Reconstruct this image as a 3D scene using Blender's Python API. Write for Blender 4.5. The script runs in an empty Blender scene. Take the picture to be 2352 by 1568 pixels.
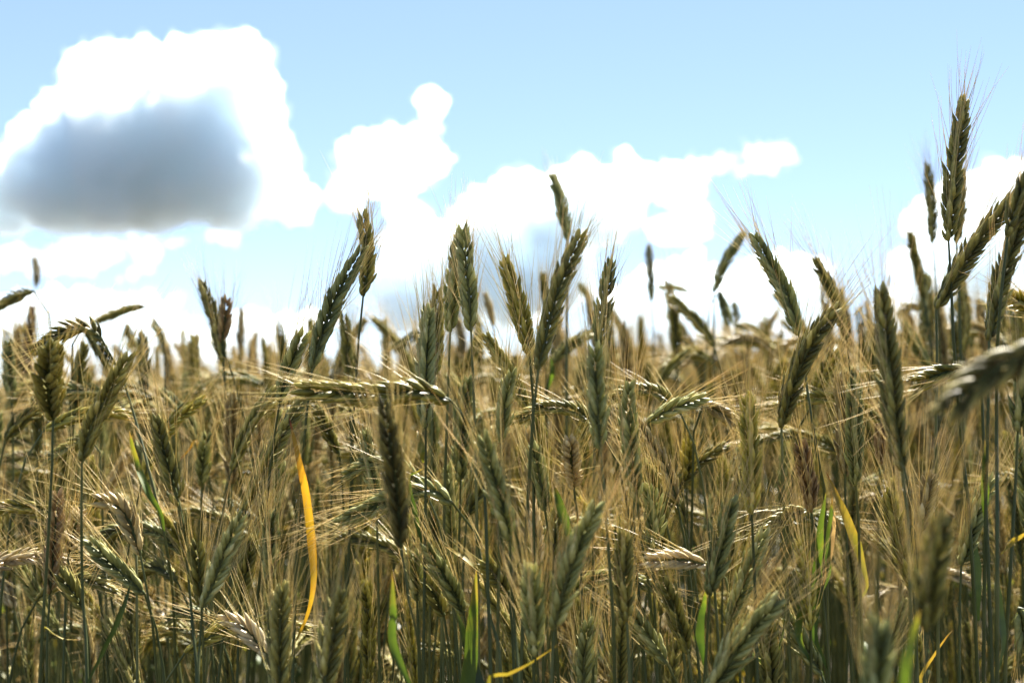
import bpy, math, random
import numpy as np
from mathutils import Vector, noise as mnoise

C = bpy.context.scene
R = math.radians
random.seed(7)
rng = np.random.default_rng(7)

# ------------------------------------------------------------------ camera, sky, sun, exposure
EYE = 1.22                      # the camera stands at ear height at the edge of the crop
PITCH = 0.0290
FOC = 3267.0                    # 50 mm lens on a 36 mm sensor, in units of a 2352 px wide picture
FOCUS = 1.20
cam = bpy.data.cameras.new('camera'); camo = bpy.data.objects.new('camera', cam)
C.collection.objects.link(camo); C.camera = camo
camo.location = (0, 0, EYE); camo.rotation_euler = (math.pi/2 + PITCH, 0, 0)
cam.lens = 50; cam.sensor_width = 36; cam.clip_start = 0.02; cam.clip_end = 9000
cam.dof.use_dof = True; cam.dof.focus_distance = FOCUS; cam.dof.aperture_fstop = 6.3

SUN_EL, SUN_AZ = R(52), R(20)   # the sun stands high ahead of the camera, a little to the right
w = bpy.data.worlds.new('World'); C.world = w; w.use_nodes = True
nt = w.node_tree; bg = nt.nodes['Background']
sky = nt.nodes.new('ShaderNodeTexSky'); sky.sky_type = 'NISHITA'; sky.sun_disc = False
sky.sun_elevation = SUN_EL; sky.sun_rotation = SUN_AZ
sky.air_density = 0.5; sky.dust_density = 0.0; sky.ozone_density = 6.5
gm = nt.nodes.new('ShaderNodeGamma'); gm.inputs[1].default_value = 0.6     # tone curve that evens out the sky's brightness
nt.links.new(sky.outputs[0], gm.inputs[0]); nt.links.new(gm.outputs[0], bg.inputs[0]); bg.inputs[1].default_value = 0.08
sl = bpy.data.lights.new('sun', 'SUN'); sl.energy = 5.0; sl.angle = R(0.53); sl.color = (1.0, 0.95, 0.86)
so = bpy.data.objects.new('sun', sl); C.collection.objects.link(so)
sdir = Vector((math.sin(SUN_AZ)*math.cos(SUN_EL), math.cos(SUN_AZ)*math.cos(SUN_EL), math.sin(SUN_EL)))
so.rotation_euler = sdir.to_track_quat('Z', 'Y').to_euler()
C.view_settings.view_transform = 'Standard'; C.view_settings.look = 'None'
C.view_settings.exposure = 2.5; C.view_settings.gamma = 1.0
C.render.engine = 'CYCLES'
cy = C.cycles
cy.max_bounces = 20; cy.diffuse_bounces = 4; cy.glossy_bounces = 3; cy.transmission_bounces = 6
cy.transparent_max_bounces = 8; cy.volume_bounces = 16
cy.use_denoising = True
try: cy.denoiser = 'OPENIMAGEDENOISE'
except Exception: pass
cy.caustics_reflective = False; cy.caustics_refractive = False

_f = Vector((0, math.cos(PITCH), math.sin(PITCH))); _u = Vector((0, -math.sin(PITCH), math.cos(PITCH)))
F_, U_, R_ = np.array(_f), np.array(_u), np.array((1.0, 0, 0)); EYEP = np.array((0, 0, EYE))
def at(x, y, d):
    """the place d metres ahead that shows at (x, y) of a 2352 x 1568 picture"""
    return EYEP + d*(R_*((x-1176)/FOC) + U_*((784-y)/FOC) + F_)
def shows(p):
    q = np.asarray(p, float) - EYEP
    d = q @ F_
    return 1176 + FOC*(q @ R_)/d, 784 - FOC*(q @ U_)/d, d

def ground_z(x, y):
    x = np.asarray(x, float); y = np.asarray(y, float)
    far = np.maximum(y - 11.0, 0.0)
    return 0.055*np.clip(x, -60, 60) - 0.03*np.minimum(far, 200.0)

def tag(o, label=None, cat=None, group=None, kind=None):
    for k, v in (('label', label), ('category', cat), ('group', group), ('kind', kind)):
        if v: o[k] = v
    return o

# ------------------------------------------------------------------ materials
def new_mat(name):
    m = bpy.data.materials.new(name); m.use_nodes = True
    n = m.node_tree.nodes; n.clear()
    out = n.new('ShaderNodeOutputMaterial')
    return m, n, m.node_tree.links, out

def plant_mat(name, stops,  rough=0.5, trans=0.3, warm=(1, 1, 1), spec=0.4, noise_scale=260.0, noise_amt=0.28):
    """a thin plant surface: pigment ramp over the mesh's 'tint', some of the light passing through"""
    m, n, L, out = new_mat(name)
    at_ = n.new('ShaderNodeAttribute'); at_.attribute_name = 'tint'
    oi = n.new('ShaderNodeObjectInfo')
    tc = n.new('ShaderNodeTexCoord')
    nz = n.new('ShaderNodeTexNoise'); nz.inputs['Scale'].default_value = noise_scale; nz.inputs['Detail'].default_value = 3
    L.new(tc.outputs['Object'], nz.inputs['Vector'])
    a1 = n.new('ShaderNodeMath'); a1.operation = 'MULTIPLY_ADD'
    L.new(nz.outputs['Fac'], a1.inputs[0]); a1.inputs[1].default_value = noise_amt*2
    a2 = n.new('ShaderNodeMath'); a2.operation = 'MULTIPLY_ADD'
    L.new(oi.outputs['Random'], a2.inputs[0]); a2.inputs[1].default_value = 0.24; a2.inputs[2].default_value = -0.12 - noise_amt
    L.new(a2.outputs[0], a1.inputs[2])
    a3 = n.new('ShaderNodeMath'); a3.operation = 'ADD'
    L.new(a1.outputs[0], a3.inputs[0]); L.new(at_.outputs['Fac'], a3.inputs[1])
    rp = n.new('ShaderNodeValToRGB')
    L.new(a3.outputs[0], rp.inputs[0])
    el = rp.color_ramp.elements
    while len(el) < len(stops): el.new(0.5)
    for e, (p, c) in zip(el, stops): e.position = p; e.color = (*c, 1)
    pb = n.new('ShaderNodeBsdfPrincipled')
    pb.inputs['Roughness'].default_value = rough; pb.inputs['Specular IOR Level'].default_value = spec
    L.new(rp.outputs[0], pb.inputs['Base Color'])
    if trans > 0:
        tb = n.new('ShaderNodeBsdfTranslucent')
        mx = n.new('ShaderNodeMixRGB'); mx.blend_type = 'MULTIPLY'; mx.inputs[0].default_value = 1
        mx.inputs[2].default_value = (*warm, 1)
        L.new(rp.outputs[0], mx.inputs[1]); L.new(mx.outputs[0], tb.inputs['Color'])
        ms = n.new('ShaderNodeMixShader'); ms.inputs[0].default_value = trans
        L.new(pb.outputs[0], ms.inputs[1]); L.new(tb.outputs[0], ms.inputs[2])
        L.new(ms.outputs[0], out.inputs[0])
    else:
        L.new(pb.outputs[0], out.inputs[0])
    return m

EAR = {  # husk pigments: greener base plus painted gap shade, body, pale keel and tip
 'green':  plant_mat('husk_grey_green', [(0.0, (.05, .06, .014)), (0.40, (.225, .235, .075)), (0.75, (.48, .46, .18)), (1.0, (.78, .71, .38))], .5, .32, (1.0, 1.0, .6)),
 'olive':  plant_mat('husk_olive', [(0.0, (.045, .046, .010)), (0.40, (.185, .175, .040)), (0.75, (.43, .375, .10)), (1.0, (.74, .63, .24))], .5, .32, (1.0, 1.0, .5)),
 'yellow': plant_mat('husk_yellow_green', [(0.0, (.075, .07, .010)), (0.40, (.24, .215, .035)), (0.75, (.54, .455, .10)), (1.0, (.76, .64, .25))], .42, .32, (1.0, 1.0, .45)),
 'dark':   plant_mat('husk_olive_shaded', [(0.0, (.035, .034, .008)), (0.40, (.15, .14, .032)), (0.75, (.38, .33, .085)), (1.0, (.66, .56, .21))], .5, .24, (1.0, 1.0, .5)),  # olive copy, darkened for husks seen from their shaded side
 'darkest': plant_mat('husk_brown_olive_shaded', [(0.0, (.02, .018, .005)), (0.40, (.075, .064, .015)), (0.75, (.27, .22, .055)), (1.0, (.52, .42, .15))], .55, .12, (1.0, 1.0, .5), spec=.25),  # deeper copy: shade on the nearest ears put into the pigment
 'straw':  plant_mat('husk_straw', [(0.0, (.10, .072, .026)), (0.40, (.31, .235, .095)), (0.75, (.60, .48, .23)), (1.0, (.80, .68, .40))], .45, .28, (1.0, .96, .65)),
 'red':    plant_mat('husk_reddish', [(0.0, (.08, .044, .018)), (0.40, (.26, .165, .07)), (0.75, (.52, .37, .17)), (1.0, (.74, .57, .31))], .45, .28, (1.0, .93, .6)),
 'pale':   plant_mat('husk_pale', [(0.0, (.18, .13, .06)), (0.40, (.46, .37, .20)), (0.75, (.72, .62, .40)), (1.0, (.84, .76, .55))], .42, .3, (1.05, .97, .7)),
}
AWN = plant_mat('awn_straw', [(0.0, (.36, .33, .11)), (0.5, (.62, .51, .25)), (1.0, (.80, .61, .36))], .4, .42, (1.0, .96, .72), spec=.25)
STEM = plant_mat('stem_glaucous', [(0.0, (.022, .03, .010)), (0.5, (.062, .076, .026)), (1.0, (.30, .28, .11))], .5, .08, (1, 1, .6), noise_scale=25, spec=.2)
LEAF = {
 'green':  plant_mat('leaf_green', [(0.0, (.035, .07, .014)), (0.55, (.085, .125, .022)), (0.8, (.20, .17, .035)), (1.0, (.22, .13, .05))], .5, .38, (1.1, 1.1, .45), noise_scale=110, noise_amt=.22, spec=.25),
 'yellow': plant_mat('leaf_yellowing', [(0.0, (.08, .11, .02)), (0.4, (.20, .175, .035)), (0.75, (.33, .22, .05)), (1.0, (.26, .11, .05))], .5, .38, (1.1, 1.0, .4), noise_scale=110, noise_amt=.25, spec=.25),
 'orange': plant_mat('leaf_orange', [(0.0, (.16, .16, .03)), (0.3, (.34, .235, .03)), (0.75, (.38, .215, .03)), (1.0, (.22, .06, .03))], .5, .38, (1.1, .95, .35), noise_scale=110, noise_amt=.25, spec=.25),
 'dark':   plant_mat('leaf_dark_green', [(0.0, (.02, .036, .014)), (0.6, (.042, .066, .022)), (1.0, (.12, .12, .04))], .45, .12, (1, 1, .4), noise_scale=110, noise_amt=.2, spec=.3),
 'dry':    plant_mat('leaf_dry', [(0.0, (.16, .11, .05)), (0.6, (.33, .24, .12)), (1.0, (.48, .36, .21))], .6, .35, (1.1, .95, .6), noise_scale=110, noise_amt=.25, spec=.2),
}
# ------------------------------------------------------------------ the setting: ground and clouds
def grid_ground():
    ys = np.concatenate([np.arange(-6, 24, 0.5), np.arange(24, 80, 8), np.geomspace(80, 4000, 16)])
    xs = np.concatenate([-np.geomspace(4000, 20, 16), np.arange(-18, 18.1, 0.5), np.geomspace(20, 4000, 16)])
    X, Y = np.meshgrid(xs, ys); Z = ground_z(X, Y)
    near = (np.abs(X) < 18) & (Y < 24)
    Z = Z + np.where(near, 0.015*np.sin(X*5.1+Y*2)*np.sin(Y*4.3), 0)
    v = np.stack([X, Y, Z], -1).reshape(-1, 3)
    nx, ny = len(xs), len(ys)
    i = (np.arange(ny-1)[:, None]*nx + np.arange(nx-1)[None]).ravel()
    f = np.stack([i, i+1, i+nx+1, i+nx], -1)
    me = bpy.data.meshes.new('ground'); me.from_pydata(v.tolist(), [], f.tolist()); me.update()
    o = bpy.data.objects.new('ground', me); C.collection.objects.link(o)
    m, n, L, out = new_mat('soil')
    tc = n.new('ShaderNodeTexCoord'); nz = n.new('ShaderNodeTexNoise'); nz.inputs['Scale'].default_value = 9; nz.inputs['Detail'].default_value = 8
    L.new(tc.outputs['Object'], nz.inputs['Vector'])
    rp = n.new('ShaderNodeValToRGB'); L.new(nz.outputs['Fac'], rp.inputs[0])
    rp.color_ramp.elements[0].color = (.03, .024, .013, 1); rp.color_ramp.elements[1].color = (.10, .08, .045, 1)
    pb = n.new('ShaderNodeBsdfPrincipled'); pb.inputs['Roughness'].default_value = .95
    L.new(rp.outputs[0], pb.inputs['Base Color'])
    bp = n.new('ShaderNodeBump'); bp.inputs['Distance'].default_value = .03; L.new(nz.outputs['Fac'], bp.inputs['Height']); L.new(bp.outputs[0], pb.inputs['Normal'])
    L.new(pb.outputs[0], out.inputs[0]); me.materials.append(m)
    tag(o, 'brown soil of the rye field', None, None, 'structure')
grid_ground()

def cloud_mat(name, dens, g=0.55, col=(1, 1, 1)):
    m, n, L, out = new_mat(name)
    v = n.new('ShaderNodeVolumePrincipled')
    v.inputs['Color'].default_value = (*col, 1); v.inputs['Density'].default_value = dens
    v.inputs['Anisotropy'].default_value = g
    L.new(v.outputs[0], out.inputs['Volume'])
    return m

def ico(sub):
    import bmesh
    bm = bmesh.new(); bmesh.ops.create_icosphere(bm, subdivisions=sub, radius=1)
    v = np.array([x.co[:] for x in bm.verts]); f = np.array([[q.index for q in x.verts] for x in bm.faces]); bm.free()
    return v, f
ICO = ico(2)

def cloud(name, label, blobs, dist, dens, thick=1.0, lump=0.16, vox=3.0, g=0.55, col=(1, 1, 1), base=None):
    rs = random.Random(len(blobs)*13 + int(dist))
    V, Fc, n0 = [], [], 0
    for b in blobs:
        x, y, r = b[:3]; dz = b[3] if len(b) > 3 else 0.0
        k = dist/FOC
        c = at(x, y, dist) + F_*dz*k
        many = [(c, r*k)]
        for _ in range(5):          # smaller puffs on each billow
            d = np.array([rs.gauss(0, 1), rs.gauss(0, 1), rs.gauss(0.25, 1)]); d /= np.linalg.norm(d)
            many.append((c + d*r*k*.78, r*k*rs.uniform(.25, .42)))
        for cc, rr in many:
            s = ICO[0]*rr*np.array((1, thick, 1)) + cc
            V.append(s); Fc.append(ICO[1] + n0); n0 += len(s)
    V = np.concatenate(V); Fc = np.concatenate(Fc)
    ctr = V.mean(0)
    me = bpy.data.meshes.new(name); me.from_pydata((V-ctr).tolist(), [], Fc.tolist()); me.update()
    o = bpy.data.objects.new(name, me); C.collection.objects.link(o); o.location = ctr
    md = o.modifiers.new('r', 'REMESH'); md.mode = 'VOXEL'; md.voxel_size = vox*dist/900
    dg = bpy.context.evaluated_depsgraph_get()
    m2 = bpy.data.meshes.new_from_object(o.evaluated_get(dg)); o.modifiers.clear(); o.data = m2
    nv = len(m2.vertices)
    co = np.empty(nv*3, 'f'); m2.vertices.foreach_get('co', co); co = co.reshape(-1, 3)
    no = np.empty(nv*3, 'f'); m2.vertex_normals.foreach_get('vector', no); no = no.reshape(-1, 3)
    s = dist/900; out = np.empty(nv)
    for i in range(nv):
        p = Vector(co[i].tolist())
        a = .8*mnoise.noise(p/(24*s)) + .6*mnoise.noise(p/(11*s)) + .42*mnoise.noise(p/(5.5*s)) + .25*mnoise.noise(p/(2.8*s))
        out[i] = a
    thin = m2.copy()
    fine = np.array([mnoise.noise(Vector(c.tolist())/(7*s)) + .6*mnoise.noise(Vector(c.tolist())/(3.2*s)) for c in co])
    def settle(q):                  # the flat base where the air gets dry
        if base is None: return q
        zb = at(1176, base, dist)[2] - ctr[2]
        q[:, 2] = np.where(q[:, 2] < zb, zb - (zb-q[:, 2])*.3, q[:, 2]); return q
    m2.vertices.foreach_set('co', settle(co + no*(out*lump*40*s)[:, None]).astype('f').ravel()); m2.update()
    q = settle(co + no*((out*lump*40 + 1.0 + 8.0*fine)*s)[:, None])
    thin.vertices.foreach_set('co', q.astype('f').ravel()); thin.update()
    thin.materials.clear(); thin.materials.append(cloud_mat(name+'_veil', dens*(.09 if base else .05), g, col))
    veil = bpy.data.objects.new('veil', thin); C.collection.objects.link(veil); veil.parent = o
    m2.materials.clear(); m2.materials.append(cloud_mat(name+'_vapour', dens, g, col))
    tag(o, label, None, None, 'stuff')
    return o

VAP = (.948, .979, 1.0)  # blue of the skylight on cloud bellies, put into the vapour colour
cloud('cloud', 'large cumulus cloud with grey blue belly and bright rim, high over the crop',
  [(300,350,165),(180,390,135),(440,300,150),(70,440,90),(530,390,130),(200,185,58),(260,150,50),(335,148,52),(430,135,52),(485,120,42),(545,140,60),(575,215,60),(590,290,60),
   (636,345,48),(648,430,52),(675,470,40),(135,240,46),(62,308,30),(14,390,46),(-50,430,90),(150,480,74),(350,470,76),(480,460,70),(250,495,56),(30,500,50),(60,440,80,-90),(150,480,70,-100),(290,470,80,-100),(420,460,70,-80),(300,380,110,-90),(30,500,45,-40)], 900, .145, 1.5, .24, 2.2, .6, VAP, 535)
cloud('cloud', 'thin ragged cloud wisps under the large grey cumulus',
  [(30,592,30),(75,600,32),(120,597,34),(165,592,34),(215,590,34),(260,577,34),(305,570,34),(345,560,28),(330,618,17),(305,628,16),(280,636,11),(390,552,20),(430,548,17),(470,546,15),(510,548,13),(550,552,13),(585,552,10)], 980, .035, .8, .3, 1.6)
cloud('cloud', 'small white cloud with a knob on top beside the large cumulus',
  [(983,233,26),(988,252,27),(992,270,29),(998,295,36),(985,310,40),(970,318,34),(930,325,36),(890,330,40),(850,345,44),(815,362,32),(1005,345,34),(1025,372,28),(960,370,50),(900,385,55),(850,410,48),(810,440,40),(770,460,28),(740,450,16),(930,410,44)], 950, .13, .8, .27, 1.6, .6, VAP)
cloud('cloud', 'broad white cumulus bank over the middle of the field',
  [(1185,455,52),(1130,475,46),(1085,505,46),(1240,470,56),(1300,440,54),(1350,420,48),(1400,420,46),(1450,392,46),(1480,420,46),(1540,425,40),(1580,450,40),(1600,490,34),(1570,520,34),(1520,520,30),(940,510,40),(920,560,50),(975,580,74),(1050,570,70),(1120,590,95),(1250,540,90),(1330,500,70),(1410,470,60),
   (1380,530,54),(1050,680,90),(1180,680,80),(930,680,70),(1300,640,70),(890,620,40)], 1000, .155, 1.5, .26, 2.2, .6, VAP)
cloud('cloud', 'thin streak of white cloud trailing off the broad cumulus bank',
  [(1590,395,24),(1625,385,25),(1660,378,27),(1695,372,29),(1730,362,30),(1765,350,29),(1790,342,28),(1800,325,22),(1810,345,26),(1832,365,15),(1700,395,18)], 1000, .045, .7, .25, 1.6, .6)
cloud('cloud', 'low white cloud behind the ears, under the thin streak',
  [(1500,680,66),(1545,640,44),(1590,615,34),(1630,680,66),(1440,715,60),(1790,640,62),(1740,630,45),(1860,640,50),(1700,730,76),(1600,750,76),(1830,720,76)], 1050, .16, .9, .24, 2.2, .6, VAP)
cloud('cloud', 'white cumulus behind the tallest rye ear',
  [(2115,500,36),(2150,480,36),(2200,455,48),(2250,425,40),(2300,420,44),(2350,420,52),(2410,480,90),(2150,590,62),(2250,580,100),(2070,610,34),(2090,700,70),(2200,740,76),(2320,700,90)], 950, .16, .9, .24, 2.2, .6, VAP)
cloud('cloud', 'low white cloud bank along the skyline under the wisps',
  [(60,720,54),(115,712,48),(170,715,50),(230,718,50),(290,725,52),(370,735,40),(100,790,80),(290,790,80),(420,780,56),(550,770,56),(600,765,50),(650,770,46),(700,750,36),(520,800,60),(760,730,34),(-60,750,80),(330,690,24),(400,700,22)], 1050, .15, .85, .24, 2.2, .6, VAP)
# ------------------------------------------------------------------ rye: geometry helpers
class MB:
    """collects tubes and husks; build() links them as ONE mesh object"""
    def __init__(self): self.v, self.q, self.t, self.n = [], [], [], 0
    def add(self, v, q, t):
        self.v.append(v); self.q.append(q + self.n); self.t.append(t); self.n += len(v)
    def mesh(self, name, mats, mi=None):
        v = np.concatenate(self.v).astype('f'); q = np.concatenate(self.q).astype('i'); t = np.concatenate(self.t).astype('f')
        me = bpy.data.meshes.new(name)
        me.vertices.add(len(v)); me.vertices.foreach_set('co', v.ravel())
        me.loops.add(q.size); me.loops.foreach_set('vertex_index', q.ravel())
        me.polygons.add(len(q)); me.polygons.foreach_set('loop_start', np.arange(0, q.size, 4, dtype='i'))
        me.polygons.foreach_set('use_smooth', np.ones(len(q), dtype=bool))
        if mi is not None: me.polygons.foreach_set('material_index', mi.astype('i'))
        a = me.attributes.new('tint', 'FLOAT', 'POINT'); a.data.foreach_set('value', t)
        for m in mats: me.materials.append(m)
        me.update(calc_edges=True)
        return me
    def build(self, name, mat, parent=None):
        o = bpy.data.objects.new(name, self.mesh(name, [mat])); C.collection.objects.link(o)
        if parent is not None: o.parent = parent
        return o

def unit(a): return a/np.maximum(np.linalg.norm(a, axis=-1, keepdims=True), 1e-9)
def ring_quads(nr, ns):
    i = np.arange(nr-1)[:, None]*ns; j = np.arange(ns)[None]; k = (j+1) % ns
    return np.stack([i+j, i+k, i+ns+k, i+ns+j], -1).reshape(-1, 4)
def many_quads(nf, nr, ns):
    q = ring_quads(nr, ns); return (q[None] + (np.arange(nf)*nr*ns)[:, None, None]).reshape(-1, 4)
def spline(pts, n=48):
    """a smooth line through pts, evenly spaced"""
    p = np.asarray(pts, float)
    if len(p) == 2: p = np.stack([p[0], (p[0]+p[1])/2, p[1]])
    e = np.concatenate([[2*p[0]-p[1]], p, [2*p[-1]-p[-2]]])
    out = []
    for i in range(1, len(e)-2):
        a, b, c, d = e[i-1:i+3]; u = np.linspace(0, 1, 16, endpoint=False)[:, None]
        out.append(.5*(2*b + (c-a)*u + (2*a-5*b+4*c-d)*u**2 + (3*b-a-3*c+d)*u**3))
    out = np.concatenate(out + [p[-1:]])
    s = np.concatenate([[0], np.cumsum(np.linalg.norm(np.diff(out, axis=0), axis=1))])
    w_ = np.linspace(0, s[-1], n)
    return np.stack([np.interp(w_, s, out[:, k]) for k in range(3)], -1), s[-1]
def frames(p, ref):
    T = unit(np.gradient(p, axis=0)); B = np.cross(T, ref)
    bad = np.linalg.norm(B, axis=1) < .15
    B[bad] = np.cross(T[bad], (1, 0, .2)); B = unit(B)
    return T, B, np.cross(T, B)
def tube(mb, p, r, ns=6, tint=.5, ref=(0.3, 1, 0.1)):
    T, B, N = frames(p, ref); a = np.arange(ns)*2*math.pi/ns
    r = np.broadcast_to(r, (len(p),))
    v = p[:, None] + r[:, None, None]*(B[:, None]*np.cos(a)[None, :, None] + N[:, None]*np.sin(a)[None, :, None])
    t = np.broadcast_to(np.asarray(tint, float).reshape(-1, 1) if np.ndim(tint) else tint, (len(p), ns))
    mb.add(v.reshape(-1, 3), ring_quads(len(p), ns), np.array(t).ravel())

def make_ear(pts, rs, phi=0.0, width=1.0, awn=0.045, splay=1.0, ref=(0, 1, 0.02), ns=6, green_tip=0.0, gap=0.0, awn_thick=1.0, aw_ns=3, aw_keep=1.0):
    """four columns of pointed husks up a curved spine, bristles on the outer edges, a beard of awns"""
    P, Ln = spline(pts, 64)
    T, B0, N0 = frames(P, np.asarray(ref, float))
    B = B0*math.cos(phi) + N0*math.sin(phi); N = N0*math.cos(phi) - B0*math.sin(phi)
    sp = 0.00255*width
    n = max(10, int(Ln*0.97/sp))
    s = (np.arange(n)+.3)/n
    if gap > 0:                                              # a thin or damaged ear lacks some husks
        keep = rs.random(n) > gap; keep[:3] = True; keep[-3:] = True; s = s[keep]; n = len(s)
    idx = s*63
    at_i = lambda A: np.stack([np.interp(idx, np.arange(64), A[:, k]) for k in range(3)], -1)
    p, t, b, m_ = at_i(P), unit(at_i(T)), unit(at_i(B)), unit(at_i(N))
    side = np.where(np.arange(n) % 2 == 0, 1.0, -1.0)
    prof = np.interp(s, [0, .06, .2, .6, .85, 1], [.62, .82, 1, .97, .80, .62])
    husk, beard = MB(), MB()
    base, ax, out, tan_, ln, wd, al, un = [], [], [], [], [], [], [], []
    for sg in (1.0, -1.0):
        jit = rs.normal(0, .10, n)
        o = unit(b*side[:, None]*(.80+jit[:, None]) + m_*(sg*(.60-jit))[:, None])
        base.append(p + o*0.0014*width); ax.append(t); out.append(o); tan_.append(np.cross(t, o))
        ln.append(.0128*width*prof*rs.uniform(.88, 1.12, n)); wd.append(.00235*width*np.sqrt(prof)*rs.uniform(.86, 1.14, n))
        al.append(np.radians(np.interp(s, [0, .15, .8, 1], [20, 31, 27, 13]) + rs.normal(0, 4.0, n))); un.append(s)
    base, ax, out, tan_ = map(np.concatenate, (base, ax, out, tan_)); ln, wd, al, un = map(np.concatenate, (ln, wd, al, un))
    nf = len(base)
    u = np.array([0, .10, .36, .66, .88, 1.0]); rad = np.array([.30, .68, 1.0, .80, .36, .05])
    if ns < 6: u = np.array([0, .28, .70, 1.0]); rad = np.array([.4, 1.0, .72, .06])
    a = np.arange(ns)*2*math.pi/ns + math.pi/2
    rise = np.tan(al)[:, None]*(u - .22*u*u)[None]
    cen = base[:, None] + ax[:, None]*(ln[:, None]*u)[..., None] + out[:, None]*(ln[:, None]*rise)[..., None]
    ca, sa = np.cos(a), np.sin(a)
    v = cen[:, :, None] + (wd[:, None, None]*rad[None, :, None])[..., None]*(tan_[:, None, None]*ca[None, None, :, None] + out[:, None, None]*(.78*sa)[None, None, :, None])
    tint = .20 + .40*u[None, :, None]**1.5 + .22*np.maximum(sa, 0)[None, None]**3 + rs.normal(0, .12, nf)[:, None, None] + 0*v[..., 0]  # low tint at husk bases picks the gap-shade end of the ramp
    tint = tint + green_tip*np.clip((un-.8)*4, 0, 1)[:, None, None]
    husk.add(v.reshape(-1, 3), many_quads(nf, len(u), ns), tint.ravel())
    # bristly glumes at the outer edges
    gl = np.repeat(np.arange(n), 2); gs = np.tile((1.0, -1.0), n)
    go = unit(b[gl]*side[gl][:, None] + m_[gl]*(gs*rs.uniform(.2, .9, 2*n))[:, None])
    gl_len = .0105*width*prof[gl]*rs.uniform(.7, 1.15, 2*n); ga = np.radians(rs.normal(31, 6, 2*n))
    g0 = p[gl] + go*.0016*width
    gv = np.array([0, .5, 1.0]); gr = np.array([.00052, .00040, .00006])*width
    gd = unit(t[gl]*np.cos(ga)[:, None] + go*np.sin(ga)[:, None])
    gc = g0[:, None] + gd[:, None]*(gl_len[:, None]*gv)[..., None]
    g2 = np.cross(gd, go); g3 = np.cross(gd, g2)
    a3 = np.arange(3)*2*math.pi/3
    v = gc[:, :, None] + gr[None, :, None, None]*(g2[:, None, None]*np.cos(a3)[None, None, :, None] + g3[:, None, None]*np.sin(a3)[None, None, :, None])
    husk.add(v.reshape(-1, 3), many_quads(2*n, 3, 3), (.62 + rs.normal(0, .1, 2*n)[:, None, None] + .2*gv[None, :, None] + 0*v[..., 0]).ravel())
    # the beard
    if awn > 0:
        ok = np.where(rs.random(nf) < aw_keep)[0]; na = len(ok)
        tip = cen[ok, -1]; o = out[ok]; tt = ax[ok]
        L = 1.28*awn*np.interp(un[ok], [0, .25, .8, 1], [.75, 1.0, 1.0, .85])*rs.uniform(.55, 1.15, na)
        sa_ = np.radians(np.interp(un[ok], [0, .6, 1], [15, 13, 9])*splay + rs.normal(0, 4.5, na))
        wob = rs.normal(0, .07, (na, 3))
        d = unit(tt*np.cos(sa_)[:, None] + o*np.sin(sa_)[:, None] + wob)
        bend = rs.normal(0, .06, (na, 3)) - o*.06
        w_ = np.array([0, .3, .62, 1.0])
        pc = tip[:, None] - d[:, None]*.0015 + d[:, None]*(L[:, None]*w_)[..., None] + bend[:, None]*(L[:, None]*w_**2)[..., None]
        d2 = unit(np.cross(d, o + .01)); d3 = np.cross(d, d2); a3 = np.arange(aw_ns)*2*math.pi/aw_ns
        rr = .00023*awn_thick*np.array([1.25, .95, .65, .25])
        v = pc[:, :, None] + rr[None, :, None, None]*(d2[:, None, None]*np.cos(a3)[None, None, :, None] + d3[:, None, None]*np.sin(a3)[None, None, :, None])
        beard.add(v.reshape(-1, 3), many_quads(na, 4, aw_ns), (.30 + .45*w_[None, :, None] + rs.normal(0, .12, na)[:, None, None] + 0*v[..., 0]).ravel())
    return husk, beard, P, T

def make_stem(path, rachis, rs, thick=1.0, ns=6):
    """path runs from the ground up to the ear; the rachis goes on inside the ear"""
    P, Ln = spline(path, 36)
    mb = MB()
    r = np.interp(np.linspace(0, 1, 36), [0, .6, .93, 1], [.0021, .0018, .00125, .00095])*thick
    tn = .5 + .06*np.sin(np.linspace(0, 9, 36) + rs.random()*6)
    for k in (rs.integers(7, 10), rs.integers(18, 22)):   # the straw's joints
        r[k] *= 1.35; tn[k] += .35; tn[k+1] += .18
    tube(mb, P, r, ns, tn)
    tube(mb, np.concatenate([P[-1:], rachis]), np.concatenate([[.0009], np.linspace(.0019, .0010, len(rachis))])*thick, 5, .55)
    return mb, P

def make_leaf(pts, width, rs, twist=0.0, roll=0.0, fold=.35, ref=(0, 1, 0), n=22):
    """a tapering blade along pts (base to tip) with a folded midrib"""
    P, Ln = spline(pts, n)
    T, B, N = frames(P, np.asarray(ref, float))
    s = np.linspace(0, 1, n)
    ang = roll + twist*s + .15*np.sin(s*7 + rs.random()*6)
    W = B*np.cos(ang)[:, None] + N*np.sin(ang)[:, None]; K = N*np.cos(ang)[:, None] - B*np.sin(ang)[:, None]
    hw = .5*width*np.interp(s, [0, .15, .42, .72, .92, 1], [.22, .45, 1, .82, .36, .03])
    e = np.array([-1, -.55, 0, .55, 1.0])
    wave = .10*np.sin(s*23 + rs.random()*6)[:, None]*np.abs(e)[None]
    v = P[:, None] + W[:, None]*(hw[:, None]*e[None])[..., None] + K[:, None]*(hw[:, None]*(fold*np.abs(e)[None] + wave))[..., None]
    i = np.arange(n-1)[:, None]*5 + np.arange(4)[None]
    q = np.stack([i, i+1, i+6, i+5], -1).reshape(-1, 4)
    tint = .25 + .45*s[:, None]**2 + .12*np.abs(e)[None]**2 + .08*rs.normal(0, 1, (n, 1))
    tint = tint + np.clip((s[:, None]-.85)*3, 0, 1)*.5
    mb = MB(); mb.add(v.reshape(-1, 3), q, np.broadcast_to(tint, (n, 5)).ravel())
    return mb

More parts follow.
